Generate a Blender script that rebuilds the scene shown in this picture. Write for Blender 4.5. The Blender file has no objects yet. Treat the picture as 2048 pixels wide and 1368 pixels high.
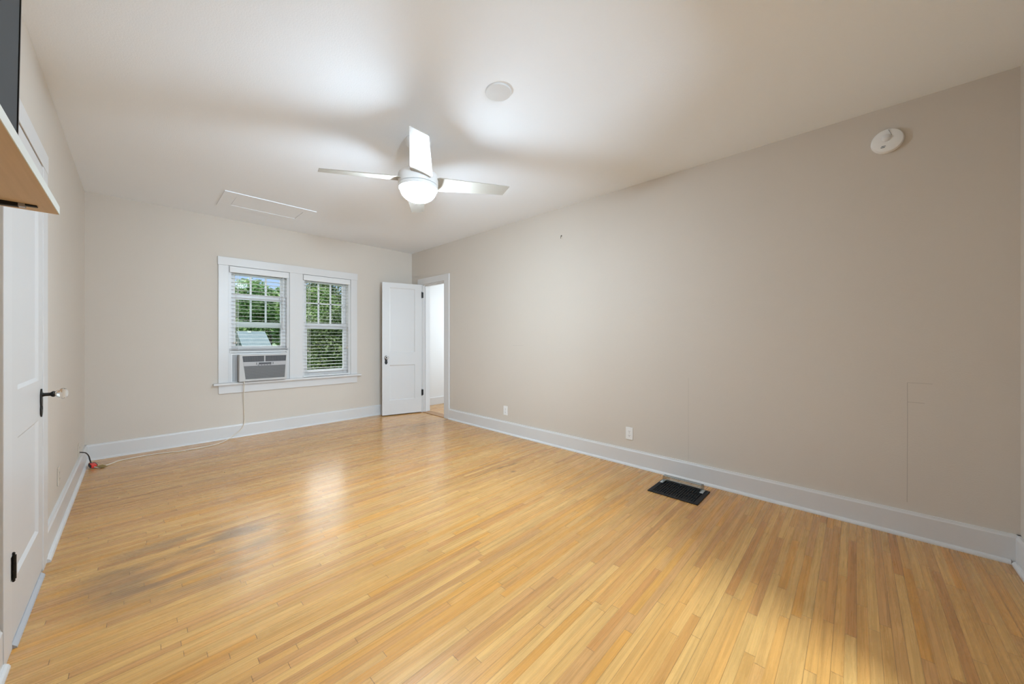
import bpy, bmesh, math, random
from mathutils import Vector, Matrix
R = math.radians
SC = bpy.context.scene
COL = SC.collection
random.seed(7)

# ------------------------------------------------------------------ camera
W, H, YF = 3.533, 2.6, -5.99            # right wall x, ceiling height, front wall y (left wall x=0, back wall y=0)
F_PX, HOR = 718.57, 678.14
cam_d = bpy.data.cameras.new('camera'); cam = bpy.data.objects.new('camera', cam_d); COL.objects.link(cam)
cam.location = (0.3457, -5.3678, 1.1761)
cam.rotation_euler = (R(90), 0, -0.8077)
cam_d.sensor_width = 36; cam_d.sensor_fit = 'HORIZONTAL'
cam_d.lens = F_PX / 2048 * 36
cam_d.shift_y = (HOR - 684) / 2048
cam_d.clip_start = 0.02; cam_d.clip_end = 500
SC.camera = cam
SC.view_settings.view_transform = 'Standard'
SC.view_settings.look = 'None'
SC.view_settings.gamma = 1
SC.view_settings.use_curve_mapping = False
SC.view_settings.exposure = 0.15
try:
    SC.cycles.max_bounces = 14; SC.cycles.diffuse_bounces = 8; SC.cycles.transparent_max_bounces = 24
except Exception: pass

# ------------------------------------------------------------------ world: hazy blue sky, added bright cloud band higher up
wd = bpy.data.worlds.new('sky'); SC.world = wd; wd.use_nodes = True
nt = wd.node_tree; nt.nodes.clear()
def N(nt, t, **k):
    n = nt.nodes.new(t)
    for a, b in k.items(): setattr(n, a, b)
    return n
ADDED_CLOUD = 8.5
tc = N(nt, 'ShaderNodeTexCoord'); sx = N(nt, 'ShaderNodeSeparateXYZ'); nt.links.new(tc.outputs['Generated'], sx.inputs[0])
rp = N(nt, 'ShaderNodeValToRGB'); nt.links.new(sx.outputs['Z'], rp.inputs[0])
e = rp.color_ramp.elements
e[0].position = 0.0; e[0].color = (.60, .74, .95, 1)
e[1].position = 0.15; e[1].color = (.47, .66, 1.0, 1)
q = e.new(1.0); q.color = (.55, .72, 1.0, 1)
# bright cloud band added over the far (+y) side for window reflections on the floor
cl = N(nt, 'ShaderNodeValToRGB'); nt.links.new(sx.outputs['Z'], cl.inputs[0])
e = cl.color_ramp.elements
e[0].position = .15; e[0].color = (0, 0, 0, 1); e[1].position = .24; e[1].color = (.45, .45, .45, 1)
for pos, v in ((.50, 1), (.62, 1), (.8, 0)):
    q = e.new(pos); q.color = (v, v, v, 1)
dy = N(nt, 'ShaderNodeMapRange'); dy.inputs[1].default_value = .3; dy.inputs[2].default_value = .6; nt.links.new(sx.outputs['Y'], dy.inputs[0])
k1 = N(nt, 'ShaderNodeMath', operation='MULTIPLY'); nt.links.new(cl.outputs[0], k1.inputs[0]); nt.links.new(dy.outputs[0], k1.inputs[1])
mxw = N(nt, 'ShaderNodeMix', data_type='RGBA'); mxw.inputs[7].default_value = (ADDED_CLOUD, ADDED_CLOUD * 1.03, ADDED_CLOUD * 1.07, 1)
nt.links.new(k1.outputs[0], mxw.inputs[0]); nt.links.new(rp.outputs[0], mxw.inputs[6])
bg = N(nt, 'ShaderNodeBackground'); bg.inputs[1].default_value = 1.0
nt.links.new(mxw.outputs[2], bg.inputs[0])
wo = N(nt, 'ShaderNodeOutputWorld'); nt.links.new(bg.outputs[0], wo.inputs[0])

def lamp(name, kind, loc, rot, energy, size=None, size_y=None, color=(1, 1, 1)):
    d = bpy.data.lights.new(name, kind); d.energy = energy; d.color = color
    if kind == 'AREA':
        d.shape = 'RECTANGLE'; d.size = size; d.size_y = size_y or size
    elif kind == 'POINT': d.shadow_soft_size = size
    elif kind == 'SUN': d.angle = R(1.0)
    o = bpy.data.objects.new(name, d); COL.objects.link(o); o.location = loc; o.rotation_euler = rot
    return o
lamp('sun', 'SUN', (-5, -20, 30), (R(48), 0, R(-32)), 2.9, color=(1, .96, .88))
lamp('hallway_light', 'AREA', (1.20, -7.45, 1.62), (R(90), 0, R(-14)), 168, .55, .7, (.70, .87, 1.02))
lamp('hallway_ceiling_light', 'POINT', (1.6, -7.2, 2.3), (0, 0, 0), 14, .12, color=(.74, .88, 1))
lamp('next_room_added_fill', 'AREA', (5.4, -.9, 1.5), (R(90), 0, R(80)), 37, .8, 1.2, (.80, .92, 1))  # unseen area light, added to brighten the room's far end through the doorway
lamp('next_room_ceiling_light', 'POINT', (4.75, -1.3, 2.2), (0, 0, 0), 3, .15, color=(.93, .97, 1))
DOME = 315.0                               # radiance of the fan's lamp glass

# ------------------------------------------------------------------ material helpers
def mat(name):
    m = bpy.data.materials.new(name); m.use_nodes = True
    return m, m.node_tree, m.node_tree.nodes['Principled BSDF']
def plain(name, col, rough=.5, metal=0, spec=.5, bump=None, var=0, vscale=3, coat=0):
    m, t, b = mat(name)
    b.inputs['Base Color'].default_value = (*col, 1); b.inputs['Roughness'].default_value = rough
    b.inputs['Metallic'].default_value = metal; b.inputs['Specular IOR Level'].default_value = spec
    b.inputs['Coat Weight'].default_value = coat
    co = N(t, 'ShaderNodeTexCoord')
    if var:
        no = N(t, 'ShaderNodeTexNoise'); no.inputs['Scale'].default_value = vscale; no.inputs['Detail'].default_value = 5
        t.links.new(co.outputs['Object'], no.inputs[0])
        mx = N(t, 'ShaderNodeMix', data_type='RGBA')
        mx.inputs[6].default_value = (*[c * (1 - var) for c in col], 1); mx.inputs[7].default_value = (*[min(1, c * (1 + var)) for c in col], 1)
        t.links.new(no.outputs[0], mx.inputs[0]); t.links.new(mx.outputs[2], b.inputs['Base Color'])
    if bump:
        no = N(t, 'ShaderNodeTexNoise'); no.inputs['Scale'].default_value = bump[0]; no.inputs['Detail'].default_value = 3
        t.links.new(co.outputs['Object'], no.inputs[0])
        bp = N(t, 'ShaderNodeBump'); bp.inputs['Strength'].default_value = bump[1]; bp.inputs['Distance'].default_value = .003
        t.links.new(no.outputs[0], bp.inputs['Height']); t.links.new(bp.outputs[0], b.inputs['Normal'])
    return m
def M_(t, op, a, b=None, c=None):
    n = N(t, 'ShaderNodeMath', operation=op)
    for i, v in enumerate((a, b, c)):
        if v is None: continue
        if isinstance(v, (int, float)): n.inputs[i].default_value = v
        else: t.links.new(v, n.inputs[i])
    return n.outputs[0]

WALLC = (.61, .555, .49)
def wall_mat(name, lines=()):
    """beige eggshell paint with roller texture; lines = cracked seams (axis, value, other axis, lo, hi)"""
    m, t, b = mat(name)
    b.inputs['Roughness'].default_value = .62; b.inputs['Specular IOR Level'].default_value = .35
    ge = N(t, 'ShaderNodeNewGeometry'); sp = N(t, 'ShaderNodeSeparateXYZ'); t.links.new(ge.outputs['Position'], sp.inputs[0])
    no = N(t, 'ShaderNodeTexNoise'); no.inputs['Scale'].default_value = 1.3; no.inputs['Detail'].default_value = 4
    t.links.new(ge.outputs['Position'], no.inputs[0])
    mx = N(t, 'ShaderNodeMix', data_type='RGBA')
    mx.inputs[6].default_value = (*[c * .965 for c in WALLC], 1); mx.inputs[7].default_value = (*[c * 1.03 for c in WALLC], 1)
    t.links.new(no.outputs[0], mx.inputs[0]); out = mx.outputs[2]
    for (ax, v, ox, lo, hi, amt) in lines:
        wob = M_(t, 'MULTIPLY', M_(t, 'SUBTRACT', no.outputs[0], .5), .012)
        d = M_(t, 'ABSOLUTE', M_(t, 'SUBTRACT', M_(t, 'ADD', sp.outputs[ax], wob), v))
        k = M_(t, 'LESS_THAN', d, .0016)
        k = M_(t, 'MULTIPLY', k, M_(t, 'GREATER_THAN', sp.outputs[ox], lo)); k = M_(t, 'MULTIPLY', k, M_(t, 'LESS_THAN', sp.outputs[ox], hi))
        k = M_(t, 'MULTIPLY', k, amt)
        m2 = N(t, 'ShaderNodeMix', data_type='RGBA'); m2.inputs[7].default_value = (.2, .17, .14, 1)
        t.links.new(k, m2.inputs[0]); t.links.new(out, m2.inputs[6]); out = m2.outputs[2]
    t.links.new(out, b.inputs['Base Color'])
    n2 = N(t, 'ShaderNodeTexNoise'); n2.inputs['Scale'].default_value = 170; n2.inputs['Detail'].default_value = 2
    t.links.new(ge.outputs['Position'], n2.inputs[0])
    bp = N(t, 'ShaderNodeBump'); bp.inputs['Strength'].default_value = .25; bp.inputs['Distance'].default_value = .002
    t.links.new(n2.outputs[0], bp.inputs['Height']); t.links.new(bp.outputs[0], b.inputs['Normal'])
    return m

def floor_mat():
    m, t, b = mat('oak_strip_floor')
    ge = N(t, 'ShaderNodeNewGeometry'); sp = N(t, 'ShaderNodeSeparateXYZ'); t.links.new(ge.outputs['Position'], sp.inputs[0])
    X, Y = sp.outputs[0], sp.outputs[1]
    PW = .034
    v = M_(t, 'DIVIDE', Y, PW); row = M_(t, 'FLOOR', v); fy = M_(t, 'FRACT', v)
    wn = N(t, 'ShaderNodeTexWhiteNoise', noise_dimensions='1D'); t.links.new(row, wn.inputs['W'])
    ln = M_(t, 'ADD', M_(t, 'MULTIPLY', wn.outputs[0], .6), .55)
    u = M_(t, 'DIVIDE', M_(t, 'ADD', X, M_(t, 'MULTIPLY', wn.outputs[0], 37.7)), ln)
    idx = M_(t, 'FLOOR', u); fx = M_(t, 'MULTIPLY', M_(t, 'FRACT', u), ln)
    cb = N(t, 'ShaderNodeCombineXYZ'); t.links.new(row, cb.inputs[0]); t.links.new(idx, cb.inputs[1])
    w2 = N(t, 'ShaderNodeTexWhiteNoise', noise_dimensions='2D'); t.links.new(cb.outputs[0], w2.inputs['Vector'])
    cr = N(t, 'ShaderNodeValToRGB'); t.links.new(w2.outputs[0], cr.inputs[0])
    el = cr.color_ramp.elements
    cr.color_ramp.interpolation = 'CONSTANT'
    el[0].position = 0; el[0].color = (.51, .31, .14, 1)
    el[1].position = .97; el[1].color = (.50, .29, .12, 1)
    for p, c in ((.05, (.62, .43, .195, 1)), (.16, (.58, .385, .18, 1)), (.27, (.61, .375, .12, 1)), (.36, (.60, .42, .19, 1)), (.47, (.55, .355, .175, 1)), (.56, (.64, .46, .215, 1)), (.68, (.585, .39, .165, 1)), (.78, (.62, .40, .16, 1)), (.88, (.56, .345, .14, 1)), (.93, (.60, .36, .115, 1))):
        q = el.new(p); q.color = c
    # long grain, different in every board
    gv = N(t, 'ShaderNodeCombineXYZ')
    t.links.new(M_(t, 'ADD', M_(t, 'MULTIPLY', X, 2.2), M_(t, 'MULTIPLY', w2.outputs[0], 91)), gv.inputs[0])
    t.links.new(M_(t, 'MULTIPLY', Y, 95), gv.inputs[1])
    gn = N(t, 'ShaderNodeTexNoise'); gn.inputs['Scale'].default_value = 1; gn.inputs['Detail'].default_value = 6; gn.inputs['Roughness'].default_value = .62
    gn.inputs['Distortion'].default_value = .6
    t.links.new(gv.outputs[0], gn.inputs[0])
    gm = N(t, 'ShaderNodeMapRange'); gm.inputs[1].default_value = .3; gm.inputs[2].default_value = .75; gm.inputs[3].default_value = .82; gm.inputs[4].default_value = 1.10
    t.links.new(gn.outputs[0], gm.inputs[0])
    def mul(c, k):
        n = N(t, 'ShaderNodeMix', data_type='RGBA', blend_type='MULTIPLY'); n.inputs[0].default_value = 1
        t.links.new(c, n.inputs[6]); t.links.new(k, n.inputs[7]); return n.outputs[2]
    def mixc(c, col, k):
        n = N(t, 'ShaderNodeMix', data_type='RGBA'); n.inputs[7].default_value = (*col, 1)
        t.links.new(c, n.inputs[6]); t.links.new(k, n.inputs[0]); return n.outputs[2]
    g2v = N(t, 'ShaderNodeCombineXYZ')
    t.links.new(M_(t, 'ADD', M_(t, 'MULTIPLY', X, 1.4), M_(t, 'MULTIPLY', w2.outputs[0], 53)), g2v.inputs[0]); t.links.new(M_(t, 'MULTIPLY', Y, 34), g2v.inputs[1])
    g2 = N(t, 'ShaderNodeTexNoise'); g2.inputs['Scale'].default_value = 1; g2.inputs['Detail'].default_value = 4; g2.inputs['Distortion'].default_value = 1.2
    t.links.new(g2v.outputs[0], g2.inputs[0])
    g2m = N(t, 'ShaderNodeMapRange'); g2m.inputs[1].default_value = .32; g2m.inputs[2].default_value = .62; g2m.inputs[3].default_value = .84; g2m.inputs[4].default_value = 1.04
    t.links.new(g2.outputs[0], g2m.inputs[0])
    fl = N(t, 'ShaderNodeTexNoise'); fl.inputs['Scale'].default_value = 330; fl.inputs['Detail'].default_value = 2; t.links.new(ge.outputs['Position'], fl.inputs[0])
    flm = N(t, 'ShaderNodeMapRange'); flm.inputs[1].default_value = .3; flm.inputs[2].default_value = .7; flm.inputs[3].default_value = .93; flm.inputs[4].default_value = 1.07
    t.links.new(fl.outputs[0], flm.inputs[0])
    def mulc(c, k):
        n = N(t, 'ShaderNodeMix', data_type='RGBA', blend_type='MULTIPLY'); n.inputs[0].default_value = 1
        t.links.new(c, n.inputs[6]); n.inputs[7].default_value = (*k, 1); return n.outputs[2]
    out = mul(mul(mul(cr.outputs[0], gm.outputs[0]), g2m.outputs[0]), flm.outputs[0])
    # broad wear and yellowing
    n3 = N(t, 'ShaderNodeTexNoise'); n3.inputs['Scale'].default_value = 1.1; n3.inputs['Detail'].default_value = 3
    t.links.new(ge.outputs['Position'], n3.inputs[0])
    mr = N(t, 'ShaderNodeMapRange'); mr.inputs[1].default_value = .35; mr.inputs[2].default_value = .7; mr.inputs[3].default_value = .93; mr.inputs[4].default_value = 1.06
    t.links.new(n3.outputs[0], mr.inputs[0]); out = mul(out, mr.outputs[0]); out = mulc(out, (.98, .765, .51))
    # grey traffic stain near the left door, dark marks mid floor
    sn = N(t, 'ShaderNodeTexNoise'); sn.inputs['Scale'].default_value = 7; sn.inputs['Detail'].default_value = 4
    sv = N(t, 'ShaderNodeCombineXYZ'); t.links.new(M_(t, 'MULTIPLY', X, .35), sv.inputs[0]); t.links.new(Y, sv.inputs[1]); t.links.new(sv.outputs[0], sn.inputs[0])
    def blob(cx, cy, rx, ry):
        a = M_(t, 'POWER', M_(t, 'DIVIDE', M_(t, 'SUBTRACT', X, cx), rx), 2); c = M_(t, 'POWER', M_(t, 'DIVIDE', M_(t, 'SUBTRACT', Y, cy), ry), 2)
        return M_(t, 'MAXIMUM', M_(t, 'SUBTRACT', 1, M_(t, 'ADD', a, c)), 0)
    st = M_(t, 'ADD', blob(.50, -2.80, .42, .48), M_(t, 'MULTIPLY', blob(.95, -2.75, .5, .3), .6))
    sm = N(t, 'ShaderNodeMapRange'); sm.inputs[1].default_value = .42; sm.inputs[2].default_value = .62
    t.links.new(sn.outputs[0], sm.inputs[0])
    out = mixc(out, (.20, .125, .07), M_(t, 'MINIMUM', M_(t, 'MULTIPLY', M_(t, 'MULTIPLY', st, sm.outputs[0]), .98), .7))
    wv = N(t, 'ShaderNodeTexNoise'); wv.inputs['Scale'].default_value = 3; t.links.new(ge.outputs['Position'], wv.inputs[0])
    yy = M_(t, 'ADD', Y, M_(t, 'MULTIPLY', M_(t, 'SUBTRACT', wv.outputs[0], .5), .12))
    for (cx, cy, rx, ry, s) in ((2.62, -3.02, .34, .03, .9), (2.95, -3.0, .2, .06, .5), (2.66, -3.16, .035, .02, .9), (1.75, -1.0, .5, .02, .5), (2.95, -1.05, .3, .05, .45), (2.0, -.62, .7, .015, .4)):
        a = M_(t, 'POWER', M_(t, 'DIVIDE', M_(t, 'SUBTRACT', X, cx), rx), 2); c = M_(t, 'POWER', M_(t, 'DIVIDE', M_(t, 'SUBTRACT', yy, cy), ry), 2)
        k = M_(t, 'MAXIMUM', M_(t, 'SUBTRACT', 1, M_(t, 'ADD', a, c)), 0)
        out = mixc(out, (.13, .065, .03), M_(t, 'MULTIPLY', M_(t, 'MULTIPLY', k, s), sm.outputs[0]))
    # joints
    gap = M_(t, 'LESS_THAN', fy, .05); gx = M_(t, 'LESS_THAN', fx, .0022)
    g = M_(t, 'MAXIMUM', M_(t, 'MULTIPLY', gap, M_(t, 'ADD', M_(t, 'MULTIPLY', wn.outputs[0], .6), .12)), M_(t, 'MULTIPLY', gx, .8))
    out = mixc(out, (.12, .055, .02), g)
    t.links.new(out, b.inputs['Base Color'])
    rr = N(t, 'ShaderNodeMapRange'); rr.inputs[3].default_value = .22; rr.inputs[4].default_value = .33
    t.links.new(gn.outputs[0], rr.inputs[0]); t.links.new(rr.outputs[0], b.inputs['Roughness'])
    b.inputs['Specular IOR Level'].default_value = .5
    b.inputs['Coat Weight'].default_value = .35; b.inputs['Coat Roughness'].default_value = .2
    bp = N(t, 'ShaderNodeBump'); bp.inputs['Strength'].default_value = .22; bp.inputs['Distance'].default_value = .0015
    hh = M_(t, 'SUBTRACT', M_(t, 'MULTIPLY', gn.outputs[0], .4), M_(t, 'MULTIPLY', g, .8))
    t.links.new(hh, bp.inputs['Height']); t.links.new(bp.outputs[0], b.inputs['Normal'])
    return m

TRIM = plain('white_gloss_trim', (.64, .635, .63), .33, var=.02, vscale=4)
DOORP = plain('white_door_paint', (.63, .625, .62), .36, var=.015, vscale=3)
CEIL = plain('ceiling_paint', (.85, .89, .94), .8, spec=.2, bump=(140, .3), var=.012, vscale=1.2)
WHITEP = plain('white_plastic', (.80, .80, .79), .35)
WHITEW = plain('next_room_paint', (.68, .68, .68), .6, bump=(120, .2))
FANW = plain('fan_white_enamel', (.82, .83, .84), .28)
BLADE = plain('fan_blade_finish', (.40, .375, .33), .45)
BLACKI = plain('black_iron', (.018, .017, .016), .42, metal=.6, bump=(90, .4))
BLACKM = plain('black_metal', (.009, .009, .010), .6, spec=.3)
DARK = plain('dark_slot', (.02, .02, .02), .6)
VOID = plain('painted_void_black', (.01, .01, .01), .9)  # near-black: shade inside hollows put into the colour
SEAMG = plain('grey_gap', (.32, .32, .32), .8)
ACP = plain('ac_plastic', (.53, .53, .525), .42)
ACG = plain('ac_grille_grey', (.16, .16, .16), .5)
ACD = plain('ac_dark_louvre', (.085, .085, .09), .5)
ACS = plain('ac_silver_strip', (.44, .44, .45), .35)
SLAT = plain('blind_slat', (.67, .67, .665), .4)
CORDW = plain('cord_cream', (.70, .64, .54), .45)
REDP = plain('red_plastic', (.75, .045, .03), .4)
TAGM = plain('brown_tag', (.22, .15, .04), .5)
IVORY = plain('painted_ivory_plate', (.60, .54, .46), .45)
TVB = plain('tv_black_bezel', (.012, .012, .012), .3)
TVS = plain('tv_matte_screen', (.04, .04, .041), .75, spec=.2)
TVK = plain('tv_back', (.05, .05, .05), .5)
EDGE = plain('shelf_white_edge', (.74, .79, .76), .4)
STEEL = plain('dull_steel', (.45, .45, .46), .35, metal=.9)
def shelf_mat():
    m, t, b = mat('shelf_maple_veneer'); b.inputs['Roughness'].default_value = .5
    co = N(t, 'ShaderNodeTexCoord'); mp = N(t, 'ShaderNodeMapping'); mp.inputs['Scale'].default_value = (45, 1.6, 8)
    no = N(t, 'ShaderNodeTexNoise'); no.inputs['Scale'].default_value = 3; no.inputs['Detail'].default_value = 6
    t.links.new(co.outputs['Object'], mp.inputs[0]); t.links.new(mp.outputs[0], no.inputs[0])
    mx = N(t, 'ShaderNodeMix', data_type='RGBA'); mx.inputs[6].default_value = (.50, .35, .19, 1); mx.inputs[7].default_value = (.66, .49, .30, 1)
    t.links.new(no.outputs[0], mx.inputs[0]); t.links.new(mx.outputs[2], b.inputs['Base Color'])
    return m
SHELFM = shelf_mat()
def glass_pane_mat():
    m = bpy.data.materials.new('window_glass'); m.use_nodes = True; t = m.node_tree; t.nodes.clear()
    tr = N(t, 'ShaderNodeBsdfTransparent'); tr.inputs[0].default_value = (.93, .95, .94, 1)
    gl = N(t, 'ShaderNodeBsdfGlossy'); gl.inputs['Roughness'].default_value = .02
    fr = N(t, 'ShaderNodeFresnel'); fr.inputs[0].default_value = 1.10
    mx = N(t, 'ShaderNodeMixShader'); o = N(t, 'ShaderNodeOutputMaterial')
    t.links.new(fr.outputs[0], mx.inputs[0]); t.links.new(tr.outputs[0], mx.inputs[1]); t.links.new(gl.outputs[0], mx.inputs[2]); t.links.new(mx.outputs[0], o.inputs[0])
    return m
PANE = glass_pane_mat()
def clear_mat(name, tint=(1, 1, 1), rough=.03, ior=1.5):
    m, t, b = mat(name); b.inputs['Transmission Weight'].default_value = 1; b.inputs['Roughness'].default_value = rough
    b.inputs['IOR'].default_value = ior; b.inputs['Base Color'].default_value = (*tint, 1); return m
CRYSTAL = clear_mat('crystal_knob_glass', (1, .98, .95))
def acrylic():
    m = bpy.data.materials.new('clear_acrylic'); m.use_nodes = True; t = m.node_tree; t.nodes.clear()
    tr = N(t, 'ShaderNodeBsdfTransparent'); tr.inputs[0].default_value = (.80, .82, .82, 1)
    gl = N(t, 'ShaderNodeBsdfGlossy'); gl.inputs['Roughness'].default_value = .08
    mx = N(t, 'ShaderNodeMixShader'); mx.inputs[0].default_value = .16; o = N(t, 'ShaderNodeOutputMaterial')
    t.links.new(tr.outputs[0], mx.inputs[1]); t.links.new(gl.outputs[0], mx.inputs[2]); t.links.new(mx.outputs[0], o.inputs[0]); return m
ACRYL = acrylic()
ACRYLE = plain('acrylic_edge', (.42, .44, .44), .25)
def emis(name, c, s):
    m = bpy.data.materials.new(name); m.use_nodes = True; t = m.node_tree; t.nodes.clear()
    e_ = N(t, 'ShaderNodeEmission'); e_.inputs[0].default_value = (*c, 1); e_.inputs[1].default_value = s
    o = N(t, 'ShaderNodeOutputMaterial'); t.links.new(e_.outputs[0], o.inputs[0]); return m
DOMEM = emis('lit_lamp_glass', (.72, .89, 1.04), DOME)
def leaf_mat(name, c1, c2, sc=.8):
    m, t, b = mat(name); b.inputs['Roughness'].default_value = .5
    ge = N(t, 'ShaderNodeNewGeometry'); no = N(t, 'ShaderNodeTexNoise'); no.inputs['Scale'].default_value = sc; no.inputs['Detail'].default_value = 5
    t.links.new(ge.outputs['Position'], no.inputs[0])
    r = N(t, 'ShaderNodeMapRange'); r.inputs[1].default_value = .35; r.inputs[2].default_value = .65; t.links.new(no.outputs[0], r.inputs[0])
    mx = N(t, 'ShaderNodeMix', data_type='RGBA'); mx.inputs[6].default_value = (*c1, 1); mx.inputs[7].default_value = (*c2, 1)
    t.links.new(r.outputs[0], mx.inputs[0]); t.links.new(mx.outputs[2], b.inputs['Base Color'])
    return m
BARK = plain('bark', (.12, .09, .065), .9, bump=(20, .8), var=.3, vscale=9)

# ------------------------------------------------------------------ mesh helpers
def bx(bm, x0, x1, y0, y1, z0, z1):
    v = [bm.verts.new(p) for p in ((x0, y0, z0), (x1, y0, z0), (x1, y1, z0), (x0, y1, z0), (x0, y0, z1), (x1, y0, z1), (x1, y1, z1), (x0, y1, z1))]
    for f in ((0, 3, 2, 1), (4, 5, 6, 7), (0, 1, 5, 4), (1, 2, 6, 5), (2, 3, 7, 6), (3, 0, 4, 7)):
        bm.faces.new([v[i] for i in f])
    return v
def prism(bm, pts, fn, a, b):
    """extrude a 2D outline between a and b; fn(u,v,w)->xyz"""
    A = [bm.verts.new(fn(u, v, a)) for u, v in pts]; B = [bm.verts.new(fn(u, v, b)) for u, v in pts]
    n = len(pts); bm.faces.new(A[::-1]); bm.faces.new(B)
    for i in range(n): bm.faces.new((A[i], A[(i + 1) % n], B[(i + 1) % n], B[i]))
def lathe(bm, prof, c=(0, 0, 0), ax='z', seg=48, sx=1, sy=1):
    """revolve (radius, height) pairs; axis z or x or y"""
    rings = []
    for r, h in prof:
        ring = []
        for i in range(seg):
            a = 2 * math.pi * i / seg; u, v = max(r, 1e-5) * math.cos(a) * sx, max(r, 1e-5) * math.sin(a) * sy
            p = {'z': (u, v, h), 'x': (h, u, v), 'y': (u, h, v)}[ax]
            ring.append(bm.verts.new((p[0] + c[0], p[1] + c[1], p[2] + c[2])))
        rings.append(ring)
    for a, b in zip(rings, rings[1:]):
        for i in range(seg): bm.faces.new((a[i], a[(i + 1) % seg], b[(i + 1) % seg], b[i]))
    bm.faces.new(rings[0][::-1]); bm.faces.new(rings[-1])
def tube(bm, pts, r, seg=10):
    pts = [Vector(p) for p in pts]; rings = []; up = Vector((0, 0, 1))
    for i, p in enumerate(pts):
        d = (pts[min(i + 1, len(pts) - 1)] - pts[max(i - 1, 0)]).normalized()
        s = d.cross(up)
        if s.length < .05: s = d.cross(Vector((1, 0, 0)))
        s.normalize(); q = s.cross(d); rr = r[i] if isinstance(r, (list, tuple)) else r
        rings.append([bm.verts.new(p + s * rr * math.cos(2 * math.pi * k / seg) + q * rr * math.sin(2 * math.pi * k / seg)) for k in range(seg)])
    for a, b in zip(rings, rings[1:]):
        for i in range(seg): bm.faces.new((a[i], a[(i + 1) % seg], b[(i + 1) % seg], b[i]))
    bm.faces.new(rings[0][::-1]); bm.faces.new(rings[-1])
def smooth_path(pts, n=6):
    pts = [Vector(p) for p in pts]; P = [pts[0]] + pts + [pts[-1]]; out = []
    for i in range(1, len(P) - 2):
        for k in range(n):
            t = k / n
            out.append(.5 * ((2 * P[i]) + (-P[i - 1] + P[i + 1]) * t + (2 * P[i - 1] - 5 * P[i] + 4 * P[i + 1] - P[i + 2]) * t * t + (-P[i - 1] + 3 * P[i] - 3 * P[i + 1] + P[i + 2]) * t ** 3))
    out.append(pts[-1]); return out
def obj(name, bm, m, parent=None, bevel=0, smooth=False, seg=2):
    bmesh.ops.recalc_face_normals(bm, faces=bm.faces[:])
    me = bpy.data.meshes.new(name); bm.to_mesh(me); bm.free()
    o = bpy.data.objects.new(name, me); COL.objects.link(o); me.materials.append(m)
    if smooth:
        for p in me.polygons: p.use_smooth = True
        md = o.modifiers.new('edges', 'EDGE_SPLIT'); md.split_angle = R(35)
    if bevel:
        md = o.modifiers.new('bevel', 'BEVEL'); md.width = bevel; md.segments = seg; md.limit_method = 'ANGLE'; md.angle_limit = R(40)
    if parent: o.parent = parent
    return o
def part(name, bm, m, parent, **k):
    o = obj(name, bm, m, parent, **k)
    if parent: o.matrix_parent_inverse = Matrix.Translation(-parent_world(parent)) if not parent_rot(parent) else parent_inv(parent)
    return o
def parent_chain(p):
    m = Matrix.Identity(4)
    while p:
        m = p.matrix_basis_ if False else (Matrix.LocRotScale(p.location, p.rotation_euler, p.scale) @ Matrix.Identity(4)) @ m if p.parent is None else p.matrix_parent_inverse @ Matrix.LocRotScale(p.location, p.rotation_euler, p.scale) @ m
        p = p.parent
    return m
def parent_world(p): return parent_chain(p).to_translation()
def parent_rot(p): return True
def parent_inv(p): return parent_chain(p).inverted()
def B(): return bmesh.new()
def thing(name, label, cat, loc, group=None):
    o = bpy.data.objects.new(name, None); COL.objects.link(o); o.location = loc; o.empty_display_size = .1
    o['label'] = label; o['category'] = cat
    if group: o['group'] = group
    return o
def tag(o, label, cat, group=None, kind=None):
    o['label'] = label; o['category'] = cat
    if group: o['group'] = group
    if kind: o['kind'] = kind
    return o
def struct(o, label=None, cat=None):
    o['kind'] = 'structure'
    if label: o['label'] = label; o['category'] = cat
    return o

# ------------------------------------------------------------------ room shell
TW = .14
b = B(); bx(b, -1.2, 6.2, -8.6, .24, -.12, 0); struct(obj('floor', b, floor_mat()), 'worn honey oak strip floor', 'floor')
b = B(); bx(b, -.2, W + .12, YF - .1, .2, H, H + .15); struct(obj('ceiling', b, CEIL), 'white painted ceiling with faint texture', 'ceiling')
b = B()
bx(b, -.2, 1.097, 0, TW, 0, H); bx(b, 2.52, W + .12, 0, TW, 0, H); bx(b, 1.097, 2.52, 0, TW, 0, .635); bx(b, 1.097, 2.52, 0, TW, 2.047, H)
struct(obj('wall_back', b, wall_mat('beige_paint_back')), 'beige wall with the pair of windows', 'wall')
RD0, RD1, RDH = -.937, -.335, 2.05        # right doorway y range and head height
b = B()
bx(b, W, W + .12, YF - .1, RD0, 0, H); bx(b, W, W + .12, RD1, 0, 0, H); bx(b, W, W + .12, RD0, RD1, RDH, H)
struct(obj('wall_right', b, wall_mat('beige_paint_right', [(1, -5.592, 2, .2, .915, .38), (2, .915, 1, -5.69, -5.592, .3), (2, .80, 1, -5.66, -5.592, .35), (1, -4.359, 2, .17, .85, .22), (2, 1.10, 1, -2.5, -2.33, .2)])), 'long beige wall with faint cracks', 'wall')
LD0, LD1 = -3.065, -2.385
b = B()
bx(b, -.14, 0, YF - .1, LD0, 0, H); bx(b, -.14, 0, LD1, 0, 0, H); bx(b, -.14, 0, LD0, LD1, RDH, H); bx(b, -.2, -.15, LD0 - .1, LD1 + .1, 0, H)
struct(obj('wall_left', b, wall_mat('beige_paint_left')), 'beige wall with the closed door', 'wall')
FD0, FD1 = .98, 1.88                      # doorway in the wall behind the camera
b = B()
bx(b, -.2, FD0, YF - .12, YF, 0, H); bx(b, FD1, W, YF - .12, YF, 0, H); bx(b, FD0, FD1, YF - .12, YF, RDH, H)
struct(obj('wall_front', b, wall_mat('beige_paint_front')), 'beige wall turning in at the right picture edge', 'wall')
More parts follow.
